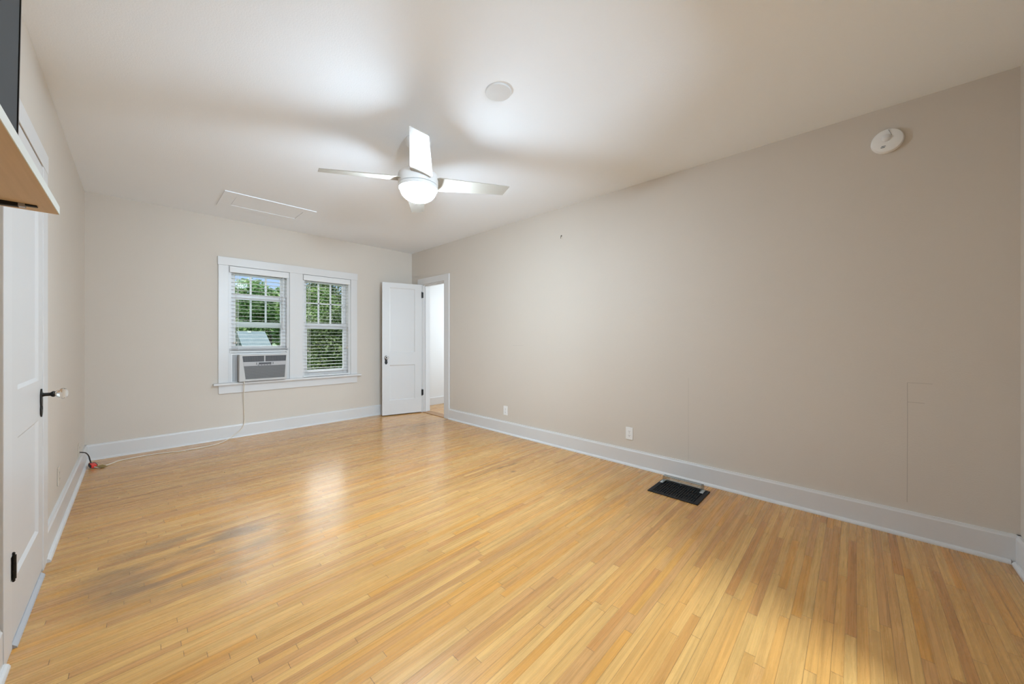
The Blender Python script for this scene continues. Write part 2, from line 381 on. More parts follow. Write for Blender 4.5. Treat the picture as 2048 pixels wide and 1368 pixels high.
# hallway behind the camera
b = B()
bx(b, -.4, -.3, -8.5, YF - .12, 0, H); bx(b, 3.2, 3.3, -8.5, YF - .12, 0, H); bx(b, -.4, 3.3, -8.6, -8.5, 0, H)
struct(obj('wall_hallway', b, plain('hallway_paint', (.34, .32, .29), .7)))
b = B(); bx(b, -.4, 3.3, -8.6, YF - .1, H, H + .1); struct(obj('ceiling_hallway', b, CEIL))
# room beyond the right doorway
b = B()
bx(b, W + .12, 5.9, .1, .2, 0, H); bx(b, 5.8, 5.9, -2.6, .1, 0, H); bx(b, W + .12, 5.9, -2.7, -2.6, 0, H)
struct(obj('wall_beyond', b, WHITEW), 'white wall seen through the open doorway', 'wall')
b = B(); bx(b, W + .12, 5.9, -2.7, .2, H, H + .1); struct(obj('ceiling_beyond', b, CEIL))
b = B(); bx(b, W + .12, 5.8, .082, .1, 0, .13); struct(obj('baseboard_beyond', b, TRIM, bevel=.003), 'white baseboard in the next room', 'baseboard')
b = B(); bx(b, W - .01, W + .13, RD0, RD1, .0, .008)
struct(obj('trim_5', b, plain('threshold_oak', (.36, .19, .08), .4, var=.3, vscale=20), bevel=.003), 'worn wooden threshold of the open doorway', 'threshold')

# ------------------------------------------------------------------ baseboards (board with cap, shoe moulding as child)
def base_profile(): return [(0, 0), (.019, 0), (.019, .136), (.015, .144), (.013, .1525), (0, .1525)]
def shoe_profile(): return [(.017, 0), (.035, 0), (.0345, .007), (.031, .014), (.025, .019), (.017, .022)]
def baseboard(name, fn, runs, label, shoe_runs=None):
    b = B()
    for a, c in runs: prism(b, base_profile(), fn, a, c)
    o = struct(obj(name, b, TRIM), label, 'baseboard')
    b = B()
    for a, c in (shoe_runs or runs): prism(b, shoe_profile(), fn, a, c)
    s = obj('shoe_moulding', b, TRIM, o)
    return o
baseboard('baseboard_back', lambda u, v, w: (w, -u, v), [(0, W)], 'white baseboard under the windows', [(.035, W - .035)])
baseboard('baseboard_right', lambda u, v, w: (W - u, w, v), [(YF, -1.056), (-.213, 0)], 'long white baseboard along the right wall', [(YF + .035, -1.056), (-.213, -.035)])
baseboard('baseboard_left', lambda u, v, w: (u, w, v), [(YF, -3.185), (-2.262, 0)], 'white baseboard beside the closed door', [(YF + .035, -3.18), (-2.30, -.035)])
baseboard('baseboard_front', lambda u, v, w: (w, YF + u, v), [(0, FD0 - .12), (FD1 + .12, W)], 'white baseboard at the right picture edge', [(.035, FD0 - .12), (FD1 + .12, W - .035)])

# ------------------------------------------------------------------ window trim
b = B(); c = .021
bx(b, 1.003, 1.097, -c, 0, .660, 2.046); bx(b, 2.52, 2.613, -c, 0, .660, 2.046); bx(b, 1.733, 1.882, -c, 0, .660, 2.046)
bx(b, .998, 2.618, -c - .002, 0, 2.046, 2.143)
wt = struct(obj('trim_1', b, TRIM, bevel=.0025), 'wide white casing around both windows', 'window casing')
b = B(); bx(b, .955, 2.661, -.062, 0, .634, .660); obj('window_stool', b, TRIM, wt, bevel=.006)
b = B(); bx(b, 1.006, 2.613, -.02, 0, .535, .634); obj('apron', b, TRIM, wt, bevel=.0025)
b = B(); bx(b, 1.733, 1.882, 0, .16, .64, 2.046); obj('mullion_post', b, TRIM, wt)

def pane_rect(b, x0, x1, z0, z1, y): bx(b, x0, x1, y, y + .004, z0, z1)
def window(name, X0, X1, raise_, label):
    """double hung: upper sash 3 over 2 lights, lower sash one light"""
    b = B()
    bx(b, X0, X0 + .03, .0, .16, .640, 2.046); bx(b, X1 - .03, X1, .0, .16, .640, 2.046); bx(b, X0 + .03, X1 - .03, .0, .16, 2.022, 2.046)
    bx(b, X0, X1, .0, .17, .636, .658)
    fr = struct(obj(name, b, TRIM), label, 'window')
    a0, a1 = X0 + .03, X1 - .03; g0, g1 = a0 + .05, a1 - .05; mz = .0
    # upper sash (outer track)
    b = B(); y0, y1 = .092, .124; z0, z1 = 1.325, 2.022
    bx(b, a0, g0, y0, y1, z0, z1); bx(b, g1, a1, y0, y1, z0, z1); bx(b, g0, g1, y0, y1, z0, z0 + .065); bx(b, g0, g1, y0, y1, 1.965, z1)
    w3 = (g1 - g0) / 3
    for k in (1, 2): bx(b, g0 + k * w3 - .009, g0 + k * w3 + .009, y0 + .004, y1 - .004, z0 + .065, 1.965)
    bx(b, g0, g1, y0 + .004, y1 - .004, 1.665, 1.683)
    us = obj('upper_sash', b, TRIM, fr, bevel=.002)
    b = B(); pane_rect(b, g0 - .004, g1 + .004, 1.386, 1.969, .106); obj('glass', b, PANE, us)
    # lower sash (inner track)
    b = B(); y0, y1 = .056, .088; z0 = .66 + raise_
    bx(b, a0, g0, y0, y1, z0, z0 + .735); bx(b, g1, a1, y0, y1, z0, z0 + .735); bx(b, g0, g1, y0, y1, z0, z0 + .092); bx(b, g0, g1, y0, y1, z0 + .662, z0 + .735)
    ls = obj('lower_sash', b, TRIM, fr, bevel=.002)
    b = B(); pane_rect(b, g0 - .004, g1 + .004, z0 + .088, z0 + .666, .070); obj('glass', b, PANE, ls)
    b = B(); bx(b, (a0 + a1) / 2 - .03, (a0 + a1) / 2 + .03, y0 - .012, y0, z0 + .012, z0 + .028); obj('sash_lift', b, STEEL, ls, bevel=.002)
    return fr
window('window_1', 1.097, 1.733, .335, 'left window, lower sash raised over the air conditioner')
window('window_2', 1.882, 2.52, 0, 'right window with both sashes closed')

# ------------------------------------------------------------------ blinds
def blind(x0, x1, zb, label, nstack):
    t = thing('window_blind', label, 'blind', ((x0 + x1) / 2, -.005, 2.045), 'white slatted blinds in the two windows')
    b = B(); bx(b, x0, x1, -.024, -.008, 1.968, 2.040); part('valance', b, SLAT, t, bevel=.003)
    b = B(); bx(b, x0 + .004, x1 - .004, -.006, .040, 1.985, 2.038); part('headrail', b, SLAT, t)
    b = B(); z = 1.945; th = R(0)
    def slat(z, tilt):
        pr = []
        n = 4; wdt = .050
        for i in range(n + 1):
            u = -wdt / 2 + wdt * i / n; pr.append((u, .0012 * (1 - (2 * i / n - 1) ** 2)))
        lo = [(u, v - .0016) for u, v in pr[::-1]]; pts = [(u * math.cos(tilt) - v * math.sin(tilt), u * math.sin(tilt) + v * math.cos(tilt)) for u, v in pr + lo]
        prism(b, pts, lambda u, v, w: (w, .016 + u, z + v), x0, x1)
    while z > zb + .045 + nstack * .004:
        slat(z, th); z -= .0448
    for k in range(nstack): slat(zb + .026 + k * .0042, 0)
    part('slats', b, SLAT, t)
    b = B(); bx(b, x0, x1, -.009, .041, zb, zb + .020); part('bottom_rail', b, SLAT, t, bevel=.003)
    b = B()
    for fx in (.14, .86):
        xx = x0 + (x1 - x0) * fx
        for yy in (-.010, .042): bx(b, xx - .0012, xx + .0012, yy - .0006, yy + .0006, zb + .01, 1.985)
    part('ladder_cords', b, SLAT, t)
    return t
t1 = blind(1.108, 1.722, 1.012, 'white slatted blind raised to just above the air conditioner', 7)
t2 = blind(1.893, 2.509, .664, 'white slatted blind lowered to the sill in the right window', 0)
def pull(par, xs, z0, z1, wood=True):
    b = B()
    for x in xs: tube(b, [(x, -.030, 1.975), (x, -.031, z0)], .0011, 6)
    part('pull_cord', b, CORDW, par)
    for x in xs:
        b = B(); lathe(b, [(.001, z0 + .004), (.0045, z0), (.006, z0 - .022), (.002, z0 - .026)], (x, -.031, 0), 'z', 12); part('cord_tassel', b, IVORY, par, smooth=True)
pull(t1, (1.150, 1.172), 1.145, 0)
pull(t2, (2.452, 2.466), 1.065, 0); pull(t2, (1.945,), 1.03, 0)
b = B(); tube(b, [(1.655, -.028, 1.975), (1.657, -.030, 1.30)], .0035, 8); part('tilt_wand', b, SLAT, t1)

# ------------------------------------------------------------------ air conditioner
ac = thing('air_conditioner', 'grey window air conditioner resting on the sill under the raised blind', 'air conditioner', (1.43, -.02, .66))
AX0, AX1, AZ0, AZ1, AF = 1.186, 1.675, .668, .990, -.125
b = B(); bx(b, AX0 + .012, AX1 - .012, -.03, .42, AZ0 + .004, AZ1 - .012); part('chassis', b, ACP, ac, bevel=.004)
b = B()   # front bezel: frame around the openings, bottom tapering back
def fr_pt(x, z, off=0):  # face of the bezel leans back towards the bottom
    k = (z - AZ0) / (AZ1 - AZ0); return (x, AF + .020 * (1 - k) ** 1.5 + off, z)
def frame_face(b, x0, x1, z0, z1, ix0, ix1, iz0, iz1, depth):
    o = [fr_pt(x, z) for x, z in ((x0, z0), (x1, z0), (x1, z1), (x0, z1))]
    i = [fr_pt(x, z) for x, z in ((ix0[0], iz0), (ix1[0], iz0), (ix1[1], iz1), (ix0[1], iz1))]
    ii = [(p[0], p[1] + .014, p[2]) for p in i]; oo = [(p[0], -.03, p[2]) for p in o]
    V = [[b.verts.new(p) for p in q] for q in (oo, o, i, ii)]
    for A, C in zip(V, V[1:]):
        for k in range(4): b.faces.new((A[k], A[(k + 1) % 4], C[(k + 1) % 4], C[k]))
frame_face(b, AX0, AX1, AZ0, AZ1, (1.248, 1.214), (1.652, 1.666), .694, .972, 0)
part('front_bezel', b, ACP, ac, bevel=.004)
def face_strip(b, z0, z1, x0a, x1a, x0b, x1b, off, th=.01):
    """panel between heights z0,z1: lower width x0a..x1a, upper x0b..x1b"""
    P = [fr_pt(x0a, z0, off), fr_pt(x1a, z0, off), fr_pt(x1b, z1, off), fr_pt(x0b, z1, off)]
    A = [b.verts.new(p) for p in P]; C = [b.verts.new((p[0], p[1] + th, p[2])) for p in P]
    b.faces.new(A); b.faces.new(C[::-1])
    for k in range(4): b.faces.new((A[k], A[(k + 1) % 4], C[(k + 1) % 4], C[k]))
def xl(z): return 1.248 + (1.214 - 1.248) * (z - .694) / (.972 - .694)
def xr(z): return 1.652 + (1.666 - 1.652) * (z - .694) / (.972 - .694)
b = B(); face_strip(b, .902, .972, xl(.902), xr(.902), xl(.972), xr(.972), .012)
lv = part('air_outlet', b, ACD, ac)
b = B()
for k in range(26):
    x = 1.228 + k * .0168
    if abs(x - 1.437) < .012: continue
    face_strip(b, .906, .968, x - .0012, x + .0012, x - .0012 + .003, x + .0012 + .003, .006, .006)
for z in (.918, .935, .952): face_strip(b, z, z + .003, xl(z) + .003, xr(z) - .003, xl(z) + .003, xr(z) - .003, .004, .006)
part('louvre_vanes', b, ACG, lv)
b = B(); face_strip(b, .902, .972, 1.430, 1.444, 1.430, 1.444, .002, .012); part('centre_divider', b, ACS, lv)
b = B(); face_strip(b, .852, .902, xl(.852), xr(.852), xl(.902), xr(.902), .001, .012)
cp = part('control_panel', b, ACS, ac)
b = B(); face_strip(b, .868, .890, 1.375, 1.505, 1.375, 1.505, -.002, .004); part('display', b, ACD, cp)
b = B()
for k in range(5): face_strip(b, .857, .864, 1.365 + k * .03, 1.383 + k * .03, 1.365 + k * .03, 1.383 + k * .03, -.002, .004)
face_strip(b, .866, .892, 1.350, 1.358, 1.350, 1.358, -.0015, .003); face_strip(b, .866, .892, 1.52, 1.528, 1.52, 1.528, -.0015, .003)
part('buttons', b, ACG, cp)
b = B(); face_strip(b, .694, .852, xl(.694), xr(.694), xl(.852), xr(.852), .012, .004)
g = part('intake_grille', b, ACG, ac)
b = B()
for k in range(15):
    z = .697 + k * .0103; face_strip(b, z, z + .0045, xl(z), xr(z), xl(z), xr(z), .004, .008)
part('grille_bars', b, plain('ac_bar_grey', (.25, .25, .25), .45), g)
b = B(); bx(b, 1.128, AX0 + .012, .018, .03, .662, .99)
for k in range(7):
    x = 1.135 + k * .0085; bx(b, x, x + .003, .010, .020, .664, .985)
part('accordion_panel', b, plain('accordion_vinyl', (.52, .52, .52), .5), ac)
b = B(); bx(b, AX1 - .012, 1.702, .018, .03, .662, .99); part('accordion_panel', b, bpy.data.materials['accordion_vinyl'], ac)
b = B(); bx(b, 1.124, 1.706, .006, .034, .988, 1.004); bx(b, 1.124, 1.136, .004, .034, .662, .99); bx(b, 1.127, 1.703, .012, .045, .6585, .667); part('mounting_rail', b, WHITEP, ac, bevel=.002)
# power cord: down the wall, along the floor to the corner
cordp = [(1.236, -.10, .676), (1.232, -.112, .640), (1.236, -.085, .60), (1.240, -.045, .50), (1.246, -.030, .36), (1.250, -.028, .24), (1.246, -.036, .165), (1.215, -.050, .10), (1.15, -.056, .045), (1.09, -.075, .010),
         (1.02, -.17, .005), (.94, -.235, .005), (.80, -.262, .005), (.66, -.268, .005), (.58, -.238, .005), (.45, -.205, .005), (.33, -.215, .005), (.24, -.24, .005), (.185, -.305, .006), (.140, -.365, .007), (.105, -.385, .008), (.082, -.368, .014)]
b = B(); tube(b, smooth_path(cordp, 6), .0042, 8); part('power_cord', b, CORDW, ac, smooth=True)
pc = [o for o in ac.children if o.name.startswith('power_cord')][0]
b = B(); bx(b, -.030, .040, -.017, .017, -.012, .016)
pl = obj('cord_plug', b, REDP, bevel=.005); M = Matrix.Translation((.072, -.325, .020)) @ Matrix.Rotation(R(-76), 4, 'Z') @ Matrix.Rotation(R(6), 4, 'Y'); pl.data.transform(M)
pl.parent = pc; pl.matrix_parent_inverse = parent_inv(pc); pl['label'] = 'red plug block'
b = B(); bx(b, -.042, .030, -.0225, -.0165, -.013, .013); bx(b, -.042, .030, .0165, .0225, -.013, .013); bx(b, -.044, -.030, -.019, .019, -.012, .015)
p2 = obj('plug_shell', b, DARK, bevel=.003); p2.data.transform(M); p2.parent = pc; p2.matrix_parent_inverse = parent_inv(pc)
b = B(); tube(b, smooth_path([(.062, -.285, .022), (.052, -.262, .05), (.046, -.33, .115), (.038, -.43, .162), (.030, -.50, .186), (.008, -.517, .196)], 6), .0045, 8); q = obj('plug_lead', b, DARK, smooth=True); q.parent = pc; q.matrix_parent_inverse = parent_inv(pc)
b = B(); bx(b, -.024, .024, -.030, .030, 0, .003); q = obj('cord_tag', b, TAGM); q.data.transform(Matrix.Translation((.128, -.385, .012)) @ Matrix.Rotation(R(35), 4, 'Z') @ Matrix.Rotation(R(10), 4, 'X')); q.parent = pc; q.matrix_parent_inverse = parent_inv(pc)

# ------------------------------------------------------------------ two panel doors
def ring(b, outer, inner, fn):
    """bevelled frame between two rectangles: outer=(u0,u1,v0,v1,w) inner likewise"""
    def c(q): return [fn(u, v, q[4]) for u, v in ((q[0], q[2]), (q[1], q[2]), (q[1], q[3]), (q[0], q[3]))]
    A = [b.verts.new(p) for p in c(outer)]; C = [b.verts.new(p) for p in c(inner)]
    for k in range(4): b.faces.new((A[k], A[(k + 1) % 4], C[(k + 1) % 4], C[k]))
def leaf(name, L, Ht, th, parent=None, stile=.105, rails=((.218), (.762, .953), (1.955)), m=DOORP):
    """door leaf in local space: u along width 0..L, thickness w 0..th (front w=0), height v"""
    b = B(); fn = lambda u, v, w: (u, w, v)
    P = [(stile, L - stile, .218, .762), (stile, L - stile, .953, 1.955)]
    bx(b, 0, stile, 0, th, 0, Ht); bx(b, L - stile, L, 0, th, 0, Ht)
    bx(b, stile, L - stile, 0, th, 0, .218); bx(b, stile, L - stile, 0, th, .762, .953); bx(b, stile, L - stile, 0, th, 1.955, Ht)
    for (u0, u1, v0, v1) in P:
        ring(b, (u0, u1, v0, v1, 0), (u0 + .014, u1 - .014, v0 + .014, v1 - .014, .009), fn)
        ring(b, (u0, u1, v0, v1, th), (u0 + .014, u1 - .014, v0 + .014, v1 - .014, th - .009), fn)
        bx(b, u0 + .012, u1 - .012, .009, th - .009, v0 + .012, v1 - .012)
    return obj(name, b, m)
def xform(o, M): o.data.transform(M); o.data.update(); return o
def knobset(parent, M, front=1):
    """plate with glass knob, local: u=0 centre, w<0 sticks out of the front face"""
    b = B(); pts = []
    out = [(-.019, .0), (-.022, .018), (-.016, .032), (-.020, .055), (-.020, .088), (-.012, .106), (0, .118)]
    pts = out + [(-x, z) for x, z in out[-2::-1]]
    out2 = [(0, -.022), (-.013, -.012)]
    pts = [(0, -.022), (-.013, -.012)] + pts + [(.013, -.012)]
    prism(b, pts, lambda u, v, w: (u, w, v), -.0055, 0)
    p = xform(obj('escutcheon', b, BLACKI, parent, bevel=.0012), M)
    b = B(); lathe(b, [(.011, -.005), (.0085, -.012), (.0085, -.030), (.014, -.036), (.015, -.041), (.012, -.046)], (0, 0, .088), 'y', 24); xform(obj('knob_shank', b, BLACKI, p, smooth=True), M)
    b = B(); lathe(b, [(.011, -.044), (.020, -.052), (.0265, -.066), (.0265, -.074), (.020, -.083), (.008, -.087)], (0, 0, .088), 'y', 12); xform(obj('glass_knob', b, CRYSTAL, p), M)
    b = B(); lathe(b, [(.0032, -.0068), (.0032, -.005)], (0, 0, .030), 'y', 12); bx(b, -.0013, .0013, -.0068, -.005, .016, .030); xform(obj('keyhole', b, VOID, p), M)
def hinge(parent, M, z, h=.089, m=BLACKI):
    b = B(); lathe(b, [(.002, z - .012), (.0045, z - .008), (.0035, z), (.0068, z), (.0068, z + h * .33), (.0058, z + h * .335), (.0068, z + h * .34), (.0068, z + h * .66), (.0058, z + h * .665), (.0068, z + h * .67), (.0068, z + h), (.0035, z + h), (.0045, z + h + .008), (.002, z + h + .012)], (0, -.004, 0), 'z', 14)
    bx(b, -.024, 0, -.0014, .002, z, z + h); bx(b, 0, .008, -.0014, .002, z, z + h)
    return xform(obj('hinge', b, m, parent, smooth=True), M)
# left, closed: local u runs to +y... leaf front faces the room (+x)
ML = Matrix(((0, -1, 0, .018), (1, 0, 0, -3.055), (0, 0, 1, .022), (0, 0, 0, 1)))     # local (u,w,v): u->+y, w->-x
d2 = xform(leaf('door_2', .655, 2.022, .035), ML); struct(d2, 'closed white two panel door at the left edge', 'door')
knobset(d2, ML @ Matrix.Translation((.655 - .052, 0, .79)))
hinge(d2, ML @ Matrix.Translation((-.004, -.002, 0)), .245); hinge(d2, ML @ Matrix.Translation((-.004, -.002, 0)), 1.80)
# right, open into the room: hinge at (3.512,-.333), far end at (2.925,-.165)
hx, hy = 3.506, -.342; ex, ey = 2.925, -.178
L = math.hypot(ex - hx, ey - hy); ux, uy = (ex - hx) / L, (ey - hy) / L
# local u from hinge to free edge, front (w=0) faces the camera side; w axis points away from camera
wx, wy = -uy, ux
if wy < 0: wx, wy = -wx, -wy
MR = Matrix(((ux, wx, 0, hx), (uy, wy, 0, hy), (0, 0, 1, .014), (0, 0, 0, 1)))
d1 = xform(leaf('door_1', L, 2.03, .035), MR); struct(d1, 'open white two panel door swung into the corner', 'door')
knobset(d1, MR @ Matrix.Translation((L - .055, 0, .795)))
knobset(d1, MR @ Matrix.Translation((L - .055, .035, .795)) @ Matrix.Scale(-1, 4, (0, 1, 0)))
for z in (.265, 1.822): hinge(d1, MR @ Matrix.Translation((-.004, -.002, 0)), z)
b = B(); bx(b, -.001, .001, .006, .029, .80, .93); xform(obj('latch_plate', b, STEEL, d1), MR @ Matrix.Translation((L, 0, 0)))

# door casings, jambs
def casing(name, X, s, y0, y1, label, wout=.118, head=.093, depth=.12):
    """s=+1: room lies on +x side of the wall face X; s=-1: on -x side"""
    b = B()
    def q(xa, xb, *r): bx(b, min(X + s * xa, X + s * xb), max(X + s * xa, X + s * xb), *r)
    q(0, .021, y0 - wout, y0 + .002, 0, RDH); q(0, .021, y1 - .002, y1 + wout, 0, RDH); q(0, .023, y0 - wout - .002, y1 + wout + .002, RDH - .003, RDH + head)
    o = struct(obj(name, b, TRIM, bevel=.0025), label, 'door casing')
    b = B()
    def q2(xa, xb, *r): bx(b, min(X + s * xa, X + s * xb), max(X + s * xa, X + s * xb), *r)
    q2(-depth - .005, .004, y0 - .005, y0 + .012, 0, RDH); q2(-depth - .005, .004, y1 - .012, y1 + .005, 0, RDH); q2(-depth - .005, .004, y0, y1, RDH - .014, RDH + .002)
    q2(-.062, -.035, y0 + .012, y0 + .024, 0, RDH - .014); q2(-.062, -.035, y1 - .024, y1 - .012, 0, RDH - .014); q2(-.062, -.035, y0 + .012, y1 - .012, RDH - .026, RDH - .014)
    obj('door_jamb', b, TRIM, o)
    return o
casing('trim_2', W, -1, RD0, RD1, 'white casing of the open doorway')
b = B()
bx(b, 0, .021, LD0 - .118, LD0 + .006, 0, RDH); bx(b, 0, .021, LD1 - .006, LD1 + .122, 0, RDH); bx(b, 0, .023, LD0 - .12, LD1 + .124, RDH - .001, RDH + .093)
o = struct(obj('trim_3', b, TRIM, bevel=.0025), 'white casing of the closed door', 'door casing')
b = B(); bx(b, -.14, .018, LD0, LD0 + .008, 0, RDH); bx(b, -.14, .018, LD1 - .013, LD1, 0, RDH); bx(b, -.14, -.02, LD0, LD1, RDH - .004, RDH); obj('door_jamb', b, TRIM, o)
b = B(); prism(b, [(-.10, 0), (.033, 0), (.031, .006), (.020, .018), (-.10, .018)], lambda u, v, w: (u, w, v), LD0 + .008, LD1 - .06)
struct(obj('trim_4', b, plain('grey_threshold', (.42, .43, .45), .4), bevel=.001), 'grey painted threshold under the closed door', 'threshold')
b = B(); X = YF
bx(b, FD0 - .118, FD0, YF, YF + .021, 0, RDH); bx(b, FD1, FD1 + .118, YF, YF + .021, 0, RDH); bx(b, FD0 - .12, FD1 + .12, YF, YF + .023, RDH, RDH + .093); bx(b, FD0 - .003, FD0, YF - .12, YF, 0, RDH); bx(b, FD1, FD1 + .003, YF - .12, YF, 0, RDH)
struct(obj('trim_6', b, TRIM), 'white casing of the doorway behind the camera', 'door casing')

# ------------------------------------------------------------------ ceiling fan
FX, FY = 1.746, -3.097
fan = thing('ceiling_fan', 'white four blade ceiling fan with its round light switched on', 'ceiling fan', (FX, FY, H))
b = B(); lathe(b, [(.088, 2.6), (.090, 2.592), (.086, 2.575), (.070, 2.552), (.045, 2.538), (.022, 2.534)], (FX, FY, 0)); part('canopy', b, FANW, fan, smooth=True)
b = B(); lathe(b, [(.013, 2.536), (.013, 2.385)], (FX, FY, 0), seg=20); lathe(b, [(.004, 2.405), (.024, 2.398), (.030, 2.38), (.030, 2.355), (.034, 2.345)], (FX, FY, 0), seg=24); part('downrod', b, FANW, fan, smooth=True)
b = B(); lathe(b, [(.060, 2.362), (.128, 2.357), (.138, 2.350), (.140, 2.340), (.140, 2.286), (.137, 2.279), (.128, 2.276)], (FX, FY, 0), seg=64); mh = part('motor_housing', b, FANW, fan, smooth=True)
b = B(); lathe(b, [(.128, 2.279), (.128, 2.272)], (FX, FY, 0), seg=64); part('seam_ring', b, SEAMG, mh, smooth=True)
b = B(); lathe(b, [(.110, 2.276), (.137, 2.273), (.139, 2.266), (.136, 2.250), (.126, 2.242), (.118, 2.242)], (FX, FY, 0), seg=64); lk = part('light_ring', b, FANW, fan, smooth=True)
prof = [(.124 * math.cos(a), 2.244 - .083 * math.sin(a)) for a in [R(x) for x in range(0, 91, 6)]]
b = B(); lathe(b, prof, (FX, FY, 0), seg=56); part('light_dome', b, DOMEM, fan, smooth=True)
TH = R(-31.8); PITCH = R(13)
for k in range(4):
    b = B(); hw0, hw1, t_ = .076, .056, .0028
    # outline in local r,s : tip cut at a slant
    o2 = [(.118, -.042), (.150, -.056), (.666, -.047), (.634, .062), (.150, .098), (.118, .080)]
    prism(b, o2, lambda u, v, w: (u, v, w), -t_, t_)
    # mounting arm
    prism(b, [(.05, -.03), (.175, -.038), (.195, -.02), (.195, .02), (.175, .038), (.05, .03)], lambda u, v, w: (u, v, w), t_, t_ + .004)
    M = Matrix.Translation((FX, FY, 2.313)) @ Matrix.Rotation(TH + k * math.pi / 2, 4, 'Z') @ Matrix.Rotation(PITCH, 4, 'X')
    # clockwise edge (local -s) must be high: rotate about +r by -pitch
    M = Matrix.Translation((FX, FY, 2.313)) @ Matrix.Rotation(TH + k * math.pi / 2, 4, 'Z') @ Matrix.Rotation(-PITCH, 4, 'X')
    b.transform(M)
    bl = part('blade', b, BLADE, fan, bevel=.0012)
    for s_ in (-.028, .028):
        b = B(); lathe(b, [(.001, -.0052), (.0045, -.0045), (.005, -.0026)], (.146, s_, 0), 'z', 10)
        b.transform(M); part('blade_screw', b, SEAMG, bl)

# ------------------------------------------------------------------ ceiling plate, attic hatch
b = B(); lathe(b, [(.001, H), (.074, H), (.075, H - .004), (.072, H - .009), (.055, H - .0135), (.001, H - .015)], (1.785, -3.883, 0), seg=56)
tag(obj('ceiling_cover_plate', b, plain('cover_plate_white', (.68, .69, .70), .5), smooth=True), 'round white blank cover plate on the ceiling in front of the fan', 'cover plate')
t = thing('attic_hatch', 'white attic access hatch with flat trim on the ceiling near the windows', 'hatch', (1.333, -.755, H))
b = B(); x0, x1, y0, y1 = .93, 1.738, -1.018, -.492; X0, X1, Y0, Y1 = 1.034, 1.634, -.905, -.597; zz = H - .009
bx(b, x0, x1, y0, Y0, zz, H); bx(b, x0, x1, Y1, y1, zz, H); bx(b, x0, X0, Y0, Y1, zz, H); bx(b, X1, x1, Y0, Y1, zz, H)
part('hatch_trim', b, CEIL, t, bevel=.0015)
b = B(); bx(b, X0 + .003, X1 - .003, Y0 + .003, Y1 - .003, H - .006, H - .001); part('hatch_panel', b, CEIL, t)

# ------------------------------------------------------------------ detector on the right wall
t = thing('smoke_detector', 'round white detector high on the right wall near the corner', 'detector', (W, -5.507, 2.386))
DZ = 2.386
cx = (W, -5.507, DZ)
b = B(); lathe(b, [(.070, 0), (.0715, -.006), (.071, -.020), (.066, -.029), (.050, -.034), (.034, -.036), (.001, -.0372)], cx, 'x', 56); bd = part('detector_body', b, WHITEP, t, smooth=True)
b = B(); lathe(b, [(.024, -.0355), (.021, -.038), (.017, -.046), (.011, -.051), (.005, -.053), (.001, -.0533)], (W, -5.503, DZ + .012), 'x', 36); part('sensor_dome', b, plain('sensor_grey_white', (.70, .70, .70), .4), t, smooth=True)
b = B(); prism(b, [(-.0195, .022), (-.0178, .022), (-.0042, .0600), (-.0060, .0600)], lambda u, v, w: (W + w, -5.507 + u, DZ + v), -.0372, -.030); part('seam_slot', b, SEAMG, t)
b = B()    # printed mark: slanted dark bars with a pale line between
for dz, dy in ((-.034, .0), (-.0405, .004)):
    prism(b, [(.005 + dy, dz - .002), (.023 + dy, dz - .002), (.026 + dy, dz + .002), (.008 + dy, dz + .002)], lambda u, v, w: (W + w, -5.507 + u, DZ + v), -.0362, -.030)
part('printed_mark', b, plain('mark_grey', (.12, .14, .15), .6), t)
b = B(); lathe(b, [(.003, -.0385), (.0026, -.036)], (W, -5.513, DZ - .016), 'x', 12); part('indicator_lens', b, plain('lens_white', (.95, .95, .95), .1), t)

# ------------------------------------------------------------------ outlets
def outlet(Xw, s, y, z, m, label, sockets=True, group=None):
    t = thing('wall_outlet', label, 'outlet', (Xw, y, z), group)
    def q(b, xa, xb, *r): bx(b, min(Xw + s * xa, Xw + s * xb), max(Xw + s * xa, Xw + s * xb), *r)
    b = B(); q(b, 0, .0055, y - .035, y + .035, z - .057, z + .057); part('cover_plate', b, m, t, bevel=.0025)
    for dz in (-.0195, .0195):
        b = B(); prism(b, [(.0165 * math.cos(a), max(-.0135, min(.0135, .0165 * math.sin(a)))) for a in [i * math.pi / 12 for i in range(24)]], lambda u, v, w: (Xw + s * w, y + u, z + dz + v), .004, .0068)
        so = part('socket', b, m, t)
        b = B(); q(b, .006, .0072, y - .0075, y - .0052, z + dz - .0015, z + dz + .0065); q(b, .006, .0072, y + .0052, y + .0075, z + dz - .0015, z + dz + .0065); q(b, .006, .0072, y - .0022, y + .0022, z + dz - .0095, z + dz - .0052)
        part('socket_slots', b, DARK, so)
    b = B(); lathe(b, [(.003, s * .0055), (.0025, s * .0066)], (Xw, y, z), 'x', 10); part('plate_screw', b, STEEL, t)
    return t
outlet(W, -1, -2.211, .284, WHITEP, 'white outlet on the right wall nearer the open door')
outlet(W, -1, -3.840, .294, WHITEP, 'white outlet on the right wall near the floor vent')
outlet(0, 1, -1.686, .302, IVORY, 'beige painted outlet on the left wall beside the closed door')
outlet(0, 1, -.518, .218, IVORY, 'ivory outlet in the far left corner with the cord plugged in')

# ------------------------------------------------------------------ hook
b = B(); tube(b, smooth_path([(W, -3.062, 2.295), (W - .010, -3.062, 2.294), (W - .013, -3.062, 2.282), (W - .013, -3.063, 2.270), (W - .021, -3.066, 2.264), (W - .025, -3.070, 2.271)], 5), .0019, 8)
bx(b, W - .003, W, -3.068, -3.056, 2.288, 2.302)
tag(obj('wall_hook', b, plain('hook_metal', (.16, .14, .12), .5, metal=.5), smooth=True), 'tiny metal hook left high in the long beige wall', 'hook')

